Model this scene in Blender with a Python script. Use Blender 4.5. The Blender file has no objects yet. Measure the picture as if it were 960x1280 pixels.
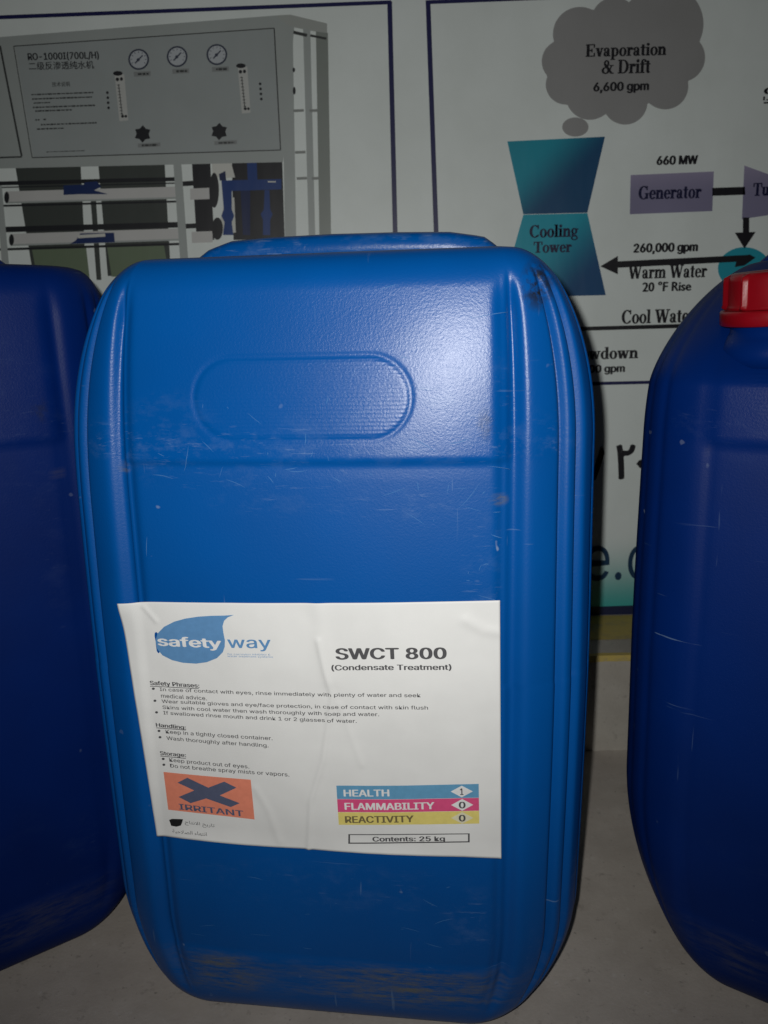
import bpy, math, random
import numpy as np
from mathutils import Vector, noise as mnoise

random.seed(7)
sc = bpy.context.scene
COL = sc.collection

# ------------------------------------------------------------------ camera, light, exposure
CAM_Z, PITCH, ROLL, FPX = 0.4245, 0.2223, 0.024, 967.0
cam_data = bpy.data.cameras.new('camera')
cam_data.sensor_fit = 'VERTICAL'
cam_data.sensor_height = 24.0
cam_data.lens = FPX / 1280 * 24.0
cam_data.dof.use_dof = True
cam_data.dof.focus_distance = 0.43
cam_data.dof.aperture_fstop = 10.5      # the phone's 1.7 mm pupil: the banner is a touch soft
cam_data.clip_start = 0.01
cam_data.clip_end = 50
cam = bpy.data.objects.new('camera', cam_data)
COL.objects.link(cam)
FW = Vector((0, math.cos(PITCH), -math.sin(PITCH)))
UP0 = Vector((0, math.sin(PITCH), math.cos(PITCH)))
RT0 = Vector((1, 0, 0))
RT = RT0 * math.cos(ROLL) - UP0 * math.sin(ROLL)
UP = UP0 * math.cos(ROLL) + RT0 * math.sin(ROLL)
from mathutils import Matrix
m = Matrix((RT, UP, -FW)).transposed().to_4x4()
m.translation = Vector((0, 0, CAM_Z))
cam.matrix_world = m
sc.camera = cam

world = bpy.data.worlds.new('World')
sc.world = world
world.use_nodes = True
bg = world.node_tree.nodes['Background']
bg.inputs[0].default_value = (0.80, 0.84, 0.95, 1)
bg.inputs[1].default_value = 0.013

# the phone's flash, beside and a little above the lens
fl = bpy.data.lights.new('phone_flash', 'SPOT')
fl.energy = 8.9
fl.spot_size = math.radians(128)
fl.spot_blend = 1.0
fl.shadow_soft_size = 0.0035
fl.color = (1.0, 0.98, 0.95)
flo = bpy.data.objects.new('phone_flash', fl)
COL.objects.link(flo)
flo.location = Vector((0, 0, CAM_Z)) - RT * 0.013 + UP * 0.015
aim = (FW + UP * 0.18 + RT * 0.02).normalized()
flo.rotation_euler = aim.to_track_quat('-Z', 'Y').to_euler()

sc.view_settings.view_transform = 'Standard'
sc.view_settings.look = 'None'
sc.view_settings.exposure = 0
sc.view_settings.gamma = 1

# ------------------------------------------------------------------ object helpers
def tag(o, label=None, cat=None, group=None, kind=None):
    if label: o['label'] = label
    if cat: o['category'] = cat
    if group: o['group'] = group
    if kind: o['kind'] = kind
    return o

def empty(name, loc=(0, 0, 0), rz=0, parent=None):
    o = bpy.data.objects.new(name, None)
    COL.objects.link(o)
    o.location = loc
    o.rotation_euler = (0, 0, rz)
    o.empty_display_size = 0.05
    if parent: o.parent = parent
    return o

def mesh_obj(name, verts, faces, mat, parent=None, smooth=False):
    me = bpy.data.meshes.new(name)
    me.from_pydata([tuple(v) for v in verts], [], faces)
    me.update()
    if smooth:
        me.polygons.foreach_set('use_smooth', [True] * len(me.polygons))
    if mat: me.materials.append(mat)
    o = bpy.data.objects.new(name, me)
    COL.objects.link(o)
    if parent: o.parent = parent
    return o

def grid_faces(nr, nc, close=False):
    f = []
    cc = nc if close else nc - 1
    for r in range(nr - 1):
        for c in range(cc):
            a = r * nc + c; b = r * nc + (c + 1) % nc
            f.append((a, b, b + nc, a + nc))
    return f

# ------------------------------------------------------------------ material helpers
def new_mat(name, color=(0.5, 0.5, 0.5), rough=0.5, spec=0.5):
    mt = bpy.data.materials.new(name)
    mt.use_nodes = True
    nt = mt.node_tree
    b = nt.nodes['Principled BSDF']
    b.inputs['Base Color'].default_value = (*color, 1)
    b.inputs['Roughness'].default_value = rough
    b.inputs['Specular IOR Level'].default_value = spec
    return mt, nt, b

def N(nt, typ, **kw):
    n = nt.nodes.new(typ)
    for k, v in kw.items():
        if k.startswith('i_'):
            n.inputs[k[2:].replace('_', ' ')].default_value = v
        else:
            setattr(n, k, v)
    return n

def noise(nt, vec, scale, detail=4, rough=0.6, mapscale=None, rot=None):
    if mapscale or rot:
        mp = N(nt, 'ShaderNodeMapping')
        if mapscale: mp.inputs['Scale'].default_value = mapscale
        if rot: mp.inputs['Rotation'].default_value = rot
        nt.links.new(vec, mp.inputs['Vector']); vec = mp.outputs[0]
    n = N(nt, 'ShaderNodeTexNoise')
    n.inputs['Scale'].default_value = scale
    n.inputs['Detail'].default_value = detail
    n.inputs['Roughness'].default_value = rough
    nt.links.new(vec, n.inputs['Vector'])
    return n.outputs['Fac']

def ramp(nt, fac, p0, p1, c0=(0, 0, 0, 1), c1=(1, 1, 1, 1)):
    r = N(nt, 'ShaderNodeValToRGB')
    r.color_ramp.elements[0].position = p0; r.color_ramp.elements[0].color = c0
    r.color_ramp.elements[1].position = p1; r.color_ramp.elements[1].color = c1
    nt.links.new(fac, r.inputs[0])
    return r.outputs[0]

def maths(nt, op, a, b=None, clamp=False):
    n = N(nt, 'ShaderNodeMath', operation=op, use_clamp=clamp)
    for i, v in enumerate((a, b)):
        if v is None: continue
        if isinstance(v, (int, float)): n.inputs[i].default_value = v
        else: nt.links.new(v, n.inputs[i])
    return n.outputs[0]

def mix(nt, fac, a, b):
    n = N(nt, 'ShaderNodeMix', data_type='RGBA')
    for s, v in ((n.inputs[0], fac), (n.inputs[6], a), (n.inputs[7], b)):
        if isinstance(v, (int, float)): s.default_value = v
        elif isinstance(v, tuple): s.default_value = (*v, 1) if len(v) == 3 else v
        else: nt.links.new(v, s)
    return n.outputs[2]

def bump(nt, height, strength, dist, normal=None):
    b = N(nt, 'ShaderNodeBump')
    b.inputs['Strength'].default_value = strength
    b.inputs['Distance'].default_value = dist
    nt.links.new(height, b.inputs['Height'])
    if normal: nt.links.new(normal, b.inputs['Normal'])
    return b.outputs[0]

def objcoord(nt):
    return N(nt, 'ShaderNodeTexCoord').outputs['Object']

def attr(nt, name):
    return N(nt, 'ShaderNodeAttribute', attribute_name=name).outputs['Fac']

def plastic(name, base, dark, rough, seed, spec=0.5):
    """Blow-moulded HDPE with orange-peel skin, scratches, scuffs and dirt (masks 'scuff','dirt','grip','soot' on the mesh)."""
    mt, nt, b = new_mat(name, base, rough, spec)
    L = nt.links
    oc0 = objcoord(nt)
    mp = N(nt, 'ShaderNodeMapping'); mp.inputs['Location'].default_value = (seed, seed * 0.7, 0)
    L.new(oc0, mp.inputs['Vector']); oc = mp.outputs[0]
    big = noise(nt, oc, 9, 3)
    col = mix(nt, ramp(nt, big, 0.35, 0.7), base, dark)
    # rubbed white haze, scratch lines
    scuff = attr(nt, 'scuff')
    s1 = ramp(nt, noise(nt, oc, 70, 7, 0.72, (0.8, 1, 1.3)), 0.50, 0.74)
    s2a = ramp(nt, noise(nt, oc, 190, 4, 0.7, (0.30, 1, 2.2), (0, 0.5, 0)), 0.61, 0.70)
    s2b = ramp(nt, noise(nt, oc, 120, 4, 0.7, (0.35, 1, 2.4), (0, -0.75, 0)), 0.66, 0.72)
    s2 = maths(nt, 'ADD', s2a, s2b, True)
    sc_f = maths(nt, 'MULTIPLY', maths(nt, 'ADD', maths(nt, 'MULTIPLY', s1, 0.17), maths(nt, 'MULTIPLY', s2, 0.26)), scuff, True)
    col = mix(nt, sc_f, col, (0.26, 0.36, 0.50))
    # stray specks and short scratches everywhere
    sp = ramp(nt, noise(nt, oc, 85, 2, 0.5), 0.745, 0.775)
    gate = ramp(nt, noise(nt, oc, 7, 2), 0.50, 0.66)
    sp = maths(nt, 'MULTIPLY', sp, maths(nt, 'ADD', maths(nt, 'MULTIPLY', gate, 0.55), 0.1))
    col = mix(nt, sp, col, (0.36, 0.44, 0.52))
    st = ramp(nt, noise(nt, oc, 38, 3, 0.55, (0.25, 1, 7.0), (0, -0.6, 0)), 0.70, 0.73)
    st2 = ramp(nt, noise(nt, oc, 30, 3, 0.55, (6.0, 1, 0.4), (0, 0.35, 0)), 0.70, 0.725)
    stt = maths(nt, 'MULTIPLY', maths(nt, 'ADD', st, st2, True), maths(nt, 'MULTIPLY', gate, 0.35))
    col = mix(nt, stt, col, (0.22, 0.34, 0.48))
    # dirt
    d1 = ramp(nt, noise(nt, oc, 95, 7, 0.8, (0.35, 1, 2.6)), 0.42, 0.62)
    df = maths(nt, 'MULTIPLY', maths(nt, 'MULTIPLY', d1, attr(nt, 'dirt'), True), 0.75)
    col = mix(nt, df, col, (0.135, 0.125, 0.065))
    # black soot marks
    k1 = ramp(nt, noise(nt, oc, 160, 5, 0.7), 0.42, 0.58)
    col = mix(nt, maths(nt, 'MULTIPLY', k1, attr(nt, 'soot'), True), col, (0.012, 0.014, 0.02))
    L.new(col, b.inputs['Base Color'])
    rg = maths(nt, 'ADD', maths(nt, 'MULTIPLY', big, 0.10), rough - 0.05)
    rg = maths(nt, 'ADD', rg, maths(nt, 'MULTIPLY', df, 0.35))
    rg = maths(nt, 'ADD', rg, maths(nt, 'MULTIPLY', attr(nt, 'matte'), 0.11))
    L.new(rg, b.inputs['Roughness'])
    peel = noise(nt, oc, 800, 4, 0.65)
    nrm = bump(nt, peel, 0.42, 0.00026)
    mid = noise(nt, oc, 120, 3, 0.55)
    nrm = bump(nt, mid, 0.03, 0.0008, nrm)
    # fine moulded ribs inside the finger-grip ovals
    sep = N(nt, 'ShaderNodeSeparateXYZ'); L.new(oc0, sep.inputs[0])
    ribs = maths(nt, 'SINE', maths(nt, 'MULTIPLY', sep.outputs[2], 2 * math.pi / 0.0021))
    ribs = maths(nt, 'MULTIPLY', ribs, attr(nt, 'grip'))
    nrm = bump(nt, ribs, 0.06, 0.00035, nrm)
    nrm = bump(nt, sc_f, 0.3, 0.0004, nrm)
    L.new(nrm, b.inputs['Normal'])
    return mt

M_BLUE = plastic('bright_blue_plastic', (0.0, 0.070, 0.285), (0.0, 0.062, 0.255), 0.285, 0.0, 0.24)
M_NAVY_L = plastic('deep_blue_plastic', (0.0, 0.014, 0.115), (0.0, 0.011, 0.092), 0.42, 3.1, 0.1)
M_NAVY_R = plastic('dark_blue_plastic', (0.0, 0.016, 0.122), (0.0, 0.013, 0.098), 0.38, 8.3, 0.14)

def simple(name, color, rough=0.5, spec=0.5, bscale=None, bstr=0.2, bdist=0.0005, var=0.0, vscale=30):
    mt, nt, b = new_mat(name, color, rough, spec)
    if var or bscale:
        oc = objcoord(nt)
    if var:
        v = ramp(nt, noise(nt, oc, vscale, 5), 0.3, 0.7)
        c2 = tuple(c * (1 - var) for c in color)
        nt.links.new(mix(nt, v, c2, color), b.inputs['Base Color'])
    if bscale:
        nt.links.new(bump(nt, noise(nt, oc, bscale, 4), bstr, bdist), b.inputs['Normal'])
    return mt

M_RED = simple('red_cap_plastic', (0.22, 0.0025, 0.007), 0.30, 0.5, 300, 0.15, 0.0004, 0.25, 40)
M_PAPER = simple('label_paper', (0.69, 0.70, 0.69), 0.58, 0.35, 900, 0.12, 0.0002, 0.09, 17)

def ink(name, c, rough=0.6):
    return simple(name, c, rough, 0.3, None, var=0.12, vscale=260)
INK_DARK = ink('label_ink_grey', (0.075, 0.075, 0.08))
INK_LOGO = ink('label_ink_blue', (0.10, 0.245, 0.46))
INK_WHITE = ink('label_ink_white', (0.70, 0.71, 0.71))
INK_ORANGE = ink('label_ink_orange', (0.72, 0.235, 0.15))
INK_CROSS = ink('label_ink_slate', (0.085, 0.10, 0.165))
INK_HBLUE = ink('label_ink_health', (0.11, 0.30, 0.48))
INK_HRED = ink('label_ink_flammability', (0.62, 0.075, 0.20))
INK_HYEL = ink('label_ink_reactivity', (0.68, 0.58, 0.17))
INK_OLIVE = ink('label_ink_olive', (0.16, 0.13, 0.06))
INK_BLACK = ink('label_ink_black', (0.012, 0.012, 0.012))

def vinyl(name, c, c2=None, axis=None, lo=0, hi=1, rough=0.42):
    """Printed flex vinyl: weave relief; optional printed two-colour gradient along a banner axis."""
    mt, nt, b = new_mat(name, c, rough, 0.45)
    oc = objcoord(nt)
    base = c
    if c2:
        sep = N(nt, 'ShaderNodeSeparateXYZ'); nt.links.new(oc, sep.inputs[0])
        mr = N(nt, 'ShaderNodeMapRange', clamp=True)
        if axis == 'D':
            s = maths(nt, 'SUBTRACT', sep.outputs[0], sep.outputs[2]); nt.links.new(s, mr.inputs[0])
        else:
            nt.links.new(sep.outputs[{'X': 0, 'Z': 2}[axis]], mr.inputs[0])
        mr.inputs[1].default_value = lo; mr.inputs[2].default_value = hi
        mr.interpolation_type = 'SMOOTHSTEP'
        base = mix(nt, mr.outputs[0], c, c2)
    var = ramp(nt, noise(nt, oc, 14, 5), 0.25, 0.75, (0.90, 0.90, 0.89, 1), (1, 1, 1, 1))
    mm = N(nt, 'ShaderNodeMix', data_type='RGBA', blend_type='MULTIPLY'); mm.inputs[0].default_value = 1
    if isinstance(base, tuple): mm.inputs[6].default_value = (*base, 1)
    else: nt.links.new(base, mm.inputs[6])
    nt.links.new(var, mm.inputs[7])
    nt.links.new(mm.outputs[2], b.inputs['Base Color'])
    w = N(nt, 'ShaderNodeTexWave', wave_type='BANDS', bands_direction='X'); w.inputs['Scale'].default_value = 230
    w2 = N(nt, 'ShaderNodeTexWave', wave_type='BANDS', bands_direction='Z'); w2.inputs['Scale'].default_value = 230
    nt.links.new(oc, w.inputs['Vector']); nt.links.new(oc, w2.inputs['Vector'])
    hgt = maths(nt, 'ADD', w.outputs['Fac'], w2.outputs['Fac'])
    n1 = bump(nt, hgt, 0.03, 0.0002)
    n1 = bump(nt, noise(nt, oc, 18, 3, 0.5, (1, 1, 0.3)), 0.35, 0.003, n1)
    nt.links.new(n1, b.inputs['Normal'])
    return mt

# ------------------------------------------------------------------ measuring: rays through the photograph's pixels
def pix_ray(px, py):
    a, b = px - 480, py - 640
    return (FW + RT * (a / FPX) - UP * (b / FPX))
BAN_Y = 0.8500
def ban(px, py):
    d = pix_ray(px, py); t = BAN_Y / d.y
    return (d.x * t, CAM_Z + d.z * t)

# ------------------------------------------------------------------ 2D lettering
_tc = {}
FONT = None
try:                                   # Blender's own bundled interface typeface; its built-in one otherwise
    import os
    FONT = bpy.data.fonts.load(os.path.join(bpy.utils.system_resource('DATAFILES', path='fonts'), 'Inter.woff2'))
except Exception:
    FONT = None
def embolden(V, F, dx, dy):
    """heavier print: the same outline laid again with small shifts, each pass a hair above the last (third value = pass)."""
    n = len(V); sh = [(0, 0)] if dx <= 0 else [(-dx, 0), (dx, 0), (0, -dy), (0, dy)]
    VV = np.vstack([np.c_[V + np.array(q), np.full(n, float(k))] for k, q in enumerate(sh)])
    return VV, [tuple(i + n * k for i in f) for k in range(len(sh)) for f in F]
def text2d(body, bold=0.0):
    k = (body, bold)
    if k in _tc: return _tc[k]
    c = bpy.data.curves.new('t', 'FONT'); c.body = body; c.resolution_u = 3
    if FONT and body.isascii(): c.font = FONT
    o = bpy.data.objects.new('t', c); COL.objects.link(o)
    dg = bpy.context.evaluated_depsgraph_get()
    me = bpy.data.meshes.new_from_object(o.evaluated_get(dg))
    V = np.array([(v.co.x, v.co.y) for v in me.vertices]).reshape(-1, 2)
    F = [tuple(p.vertices) for p in me.polygons]
    bpy.data.objects.remove(o); bpy.data.curves.remove(c); bpy.data.meshes.remove(me)
    # every glyph piece gets corners of its own and a hair of height, so that overlapping strokes never share a plane
    jit = np.array([(k % 5) for k, f in enumerate(F) for _ in f], dtype=float)
    V = np.array([V[i] for f in F for i in f]); c0 = 0; F3 = []
    for f in F: F3.append(tuple(range(c0, c0 + len(f)))); c0 += len(f)
    F = F3
    asp = (V[:, 0].max() - V[:, 0].min()) 
    V = V - V.min(0); V = V / V.max(0)
    V, F = embolden(V, F, bold * 1.5 / asp, bold * 0.9)
    V[:, 2] += np.tile(jit, len(V) // len(jit)) * 0.17
    _tc[k] = (V, F)
    return _tc[k]

# a bold book-serif alphabet made of stems, hairlines, bowls and serifs
def R(x0, y0, x1, y1): return [(x0, y0), (x1, y0), (x1, y1), (x0, y1)]
def RING(cx, cy, rx, ry, tx, ty, a0=0, a1=360, n=18):
    out = []
    for i in range(n):
        p, q = [math.radians(a0 + (a1 - a0) * (i + k) / n) for k in (0, 1)]
        out.append([(cx + rx * math.cos(p), cy + ry * math.sin(p)), (cx + rx * math.cos(q), cy + ry * math.sin(q)),
                    (cx + (rx - tx) * math.cos(q), cy + (ry - ty) * math.sin(q)), (cx + (rx - tx) * math.cos(p), cy + (ry - ty) * math.sin(p))])
    return out
def BAR(x0, y0, x1, y1, w): return [(x0 - w / 2, y0), (x0 + w / 2, y0), (x1 + w / 2, y1), (x1 - w / 2, y1)]
def DOT(x, y, r): return [[(x + r * math.cos(a * math.pi / 5), y + r * math.sin(a * math.pi / 5)) for a in range(10)]]
s_, X, K = 0.045, 0.46, 0.67
G = {
 'E': (0.66, [R(.08,0,.22,K), R(.01,0,.60,s_), R(.01,K-s_,.58,K), R(.2,.31,.42,.36), R(.54,K-.18,.58,K), R(.56,0,.60,.2), R(.39,.24,.43,.43)]),
 'v': (0.50, [BAR(.11,X,.25,0,.14), BAR(.41,X,.27,0,.05), R(.0,X-s_,.22,X), R(.32,X-s_,.49,X)]),
 'a': (0.48, RING(.18,.125,.155,.14,.10,.04) + [R(.25,.03,.38,.34), R(.36,0,.46,.04), R(.3,0,.4,.06)] + RING(.2,.32,.18,.15,.10,.04,0,160) + DOT(.09,.33,.055)),
 'p': (0.54, RING(.28,.225,.22,.245,.12,.045) + [R(.07,-.2,.2,X), R(.0,-.2,.27,-.2+s_), R(.0,X-s_,.12,X)]),
 'o': (0.50, RING(.25,.225,.23,.245,.12,.04)),
 'r': (0.42, [R(.07,0,.2,X), R(.0,0,.27,s_), R(.0,X-s_,.12,X)] + RING(.29,.28,.12,.19,.05,.08,40,170) + DOT(.35,.38,.065)),
 't': (0.34, [R(.09,.05,.22,.6), R(.0,X-s_,.31,X)] + RING(.2,.09,.11,.1,.07,.05,180,340)),
 'i': (0.28, [R(.07,0,.2,X), R(.0,0,.27,s_), R(.0,X-s_,.12,X)] + DOT(.135,.6,.08)),
 'n': (0.56, [R(.06,0,.19,X), R(.0,0,.25,s_), R(.0,X-s_,.12,X), R(.36,0,.49,.3), R(.3,0,.55,s_)] + RING(.32,.28,.17,.19,.12,.05,0,160)),
 'm': (0.84, [R(.06,0,.19,X), R(.0,0,.25,s_), R(.0,X-s_,.12,X), R(.35,0,.48,.3), R(.29,0,.54,s_), R(.64,0,.77,.3), R(.58,0,.83,s_)] + RING(.31,.28,.17,.19,.12,.05,0,160) + RING(.6,.28,.17,.19,.12,.05,0,160)),
 '&': (0.82, RING(.27,.16,.25,.17,.11,.05) + RING(.32,.5,.16,.17,.08,.05) + [BAR(.25,.46,.68,0,.13), BAR(.66,.4,.52,.12,.05), R(.54,.38,.78,.42), R(.62,0,.8,s_)]),
 'D': (0.72, [R(.08,0,.22,K), R(.0,0,.35,s_), R(.0,K-s_,.35,K)] + RING(.33,.335,.35,.335,.14,.045,-90,90)),
 'f': (0.34, [R(.08,0,.21,.55), R(.0,0,.28,s_), R(.0,X-s_,.3,X)] + RING(.24,.55,.16,.13,.08,.05,20,180) + DOT(.34,.58,.055)),
 'C': (0.70, RING(.37,.335,.35,.35,.15,.045,45,315) + [R(.58,.46,.62,.68), R(.58,.05,.62,.16)]),
 'l': (0.28, [R(.07,0,.2,.68), R(.0,0,.27,s_), R(.0,.68-s_,.12,.68)]),
 'g': (0.50, RING(.22,.3,.19,.17,.1,.04) + RING(.24,-.07,.22,.13,.06,.05) + [BAR(.1,.16,.12,.04,.09), R(.12,.02,.36,.09), R(.36,.38,.48,.44)]),
 'T': (0.66, [R(.26,0,.4,K), R(.16,0,.5,s_), R(.02,K-s_,.64,K), R(.02,K-.2,.06,K), R(.6,K-.2,.64,K)]),
 'w': (0.74, [BAR(.1,X,.22,0,.13), BAR(.36,X,.24,0,.05), BAR(.36,X,.5,0,.13), BAR(.65,X,.52,0,.05), R(.0,X-s_,.46,X), R(.56,X-s_,.73,X)]),
 'W': (1.02, [BAR(.12,K,.32,0,.15), BAR(.5,K,.34,0,.05), BAR(.5,K,.7,0,.15), BAR(.9,K,.72,0,.05), R(.0,K-s_,.62,K), R(.78,K-s_,1.01,K)]),
 'e': (0.46, RING(.24,.225,.22,.245,.12,.045,0,325) + [R(.1,.22,.44,.265)]),
 'G': (0.76, RING(.37,.335,.35,.35,.15,.045,45,320) + [R(.58,.46,.62,.68), R(.54,.02,.67,.3), R(.47,.27,.74,.31)]),
 'd': (0.54, RING(.25,.225,.23,.245,.12,.045) + [R(.33,0,.46,.68), R(.44,0,.53,s_), R(.27,.68-s_,.4,.68)]),
 'u': (0.56, [R(.07,.14,.2,X), R(.0,X-s_,.12,X), R(.35,0,.48,X), R(.47,0,.55,s_), R(.28,X-s_,.4,X)] + RING(.24,.16,.17,.17,.12,.05,180,340)),
 'B': (0.64, [R(.08,0,.21,K), R(.01,0,.35,s_), R(.01,K-s_,.35,K), R(.2,.33,.35,.37)] + RING(.33,.51,.22,.16,.12,.045,-90,90) + RING(.34,.185,.26,.185,.13,.045,-90,90)),
 'S': (0.56, RING(.27,.49,.22,.18,.12,.05,60,250) + RING(.27,.18,.22,.19,.12,.05,-120,80) + [R(.44,.5,.48,.68), R(.04,0,.08,.2)]),
 ' ': (0.26, []),
}
def serif2d(body):
    V, F, x = [], [], 0.0
    for ch in body:
        w, polys = G[ch]
        for p in polys:
            F.append(tuple(range(len(V), len(V) + len(p))))
            V += [(x + a, b) for a, b in p]
        x += w + 0.015
    V = np.array(V); V = V - V.min(0); V = V / V.max(0)
    # lay every stroke a hair above the one before it
    return embolden(V, F, 0.028 / x, 0.010)

# ------------------------------------------------------------------ the jerrycan's shape (own coordinates, front = -Y)
CA, CB, CR, CH = 0.1530, 0.120, 0.050, 0.468
Z_LEDGE, Z_LOW = 0.361, 0.052
GRIP = dict(x=-0.0030, z=0.3945, hx=0.0575, hz=0.0215)
def sstep(a, b, x):
    t = np.clip((x - a) / (b - a), 0, 1); return t * t * (3 - 2 * t)
def oval_d(x, z, g=GRIP):
    hx = g['hx'] - g['hz']
    dx = np.maximum(np.abs(x - g['x']) - hx, 0)
    return np.sqrt(dx * dx + (z - g['z']) ** 2) - g['hz']
def front_shape(x, z, relief=True):
    """Outward offset (m) of the front skin from the flat plane y=-CB."""
    up = sstep(Z_LEDGE - 0.0025, Z_LEDGE + 0.0025, z)
    lo = 1 - sstep(Z_LOW - 0.004, Z_LOW + 0.004, z)
    bf = 1 - np.clip((z - 0.352) / 0.116, 0, 1)
    bul = 0.0055 * (1 - (x / 0.13) ** 2) * bf
    inside = 1 - sstep(0.100, 0.107, np.abs(x))
    rec = -0.0012 * (1 - up) * (1 - lo) * inside
    lean = -np.clip(z - Z_LEDGE, 0, 1) * 0.022
    out = bul + rec + lean + 0.0007 * up * inside
    if relief:
        d = oval_d(x, z)
        out = out - 0.00042 * np.exp(-(d / 0.0012) ** 2) + 0.0002 * (1 - sstep(-0.003, 0.0, d))
    return out
SH = dict(inset=0.050, h=0.100, rb=0.078, bi=0.072)
def half_width(z):
    a = CA - 0.0015 * np.cos(z / CH * 6.0)
    rb = SH['rb']
    zb = np.clip(z, 0, rb)
    a = a - SH['bi'] * (1 - np.sqrt(np.clip(1 - ((rb - zb) / rb) ** 2, 0, 1)))
    rt = SH['h']
    zt = np.clip(z - (CH - rt), 0, rt)
    return a - SH['inset'] * (1 - np.sqrt(np.clip(1 - (zt / rt) ** 2, 0, 1)))
def front_in(z):
    rb = 0.022; zb = np.clip(z, 0, rb)
    o = 0.016 * (1 - np.sqrt(np.clip(1 - ((rb - zb) / rb) ** 2, 0, 1)))
    rt = 0.020; zt = np.clip(z - (CH - rt), 0, rt)
    return o + 0.016 * (1 - np.sqrt(np.clip(1 - (zt / rt) ** 2, 0, 1)))
def back_in(z):
    rb = 0.022; zb = np.clip(z, 0, rb)
    o = 0.016 * (1 - np.sqrt(np.clip(1 - ((rb - zb) / rb) ** 2, 0, 1)))
    # long sloped shoulder that carries the spout
    rt = 0.075; zt = np.clip(z - (CH - rt), 0, rt)
    return o + 0.118 * (zt / rt) ** 1.5
def section(z, nf, na, ns):
    """Closed outline at height z: front L->R, arc, right side, arc, back R->L, arc, left side, arc. Returns x,y,nx,ny,arc-angle,is_front."""
    a = float(half_width(z)); yf = -CB + float(front_in(z)); yb = CB - float(back_in(z))
    top = z > CH * 0.5
    r = CR - (CA - a) * (0.92 if top else 0.55)          # the flat panel keeps its width up to the shoulder
    r = max(0.010, min(r, (yb - yf) / 2 * 0.92, a * 0.9))
    P = []
    for i in range(nf): P.append((-(a - r) + 2 * (a - r) * i / nf, yf, 0, -1, -1, 1))
    for i in range(na):
        t = math.pi / 2 * i / na
        P.append((a - r + r * math.sin(t), yf + r - r * math.cos(t), math.sin(t), -math.cos(t), math.degrees(t), 0))
    for i in range(ns): P.append((a, yf + r + (yb - yf - 2 * r) * i / ns, 1, 0, 90 + 60 * i / ns, 0))
    for i in range(na):
        t = math.pi / 2 * i / na
        P.append((a - r + r * math.cos(t), yb - r + r * math.sin(t), math.cos(t), math.sin(t), 150 + 90 * i / na, 0))
    for i in range(nf): P.append((a - r - 2 * (a - r) * i / nf, yb, 0, 1, -1, 2))
    for i in range(na):
        t = math.pi / 2 * i / na
        P.append((-(a - r) - r * math.sin(t), yb - r + r * math.cos(t), -math.sin(t), math.cos(t), 240 - 90 * i / na, 0))
    for i in range(ns): P.append((-a, yb - r - (yb - yf - 2 * r) * i / ns, -1, 0, 150 - 60 * i / ns, 0))
    for i in range(na):
        t = math.pi / 2 * i / na
        P.append((-(a - r) - r * math.cos(t), yf + r - r * math.sin(t), -math.cos(t), -math.sin(t), 90 - 90 * i / na, 0))
    return np.array(P)

GROOVES = [(4, 5.6, 0.0050), (37, 3.0, 0.0054), (52, 2.9, 0.0052), (76, 3.2, 0.0048), (120, 5.5, 0.0022), (160, 4.0, 0.0022), (185, 4.0, 0.0022), (204, 3.5, 0.0030), (237, 4.0, 0.0018)]
def blob(x, z, cx, cz, rx, rz):
    return np.clip(1 - ((x - cx) / rx) ** 2 - ((z - cz) / rz) ** 2, 0, 1)

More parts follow.
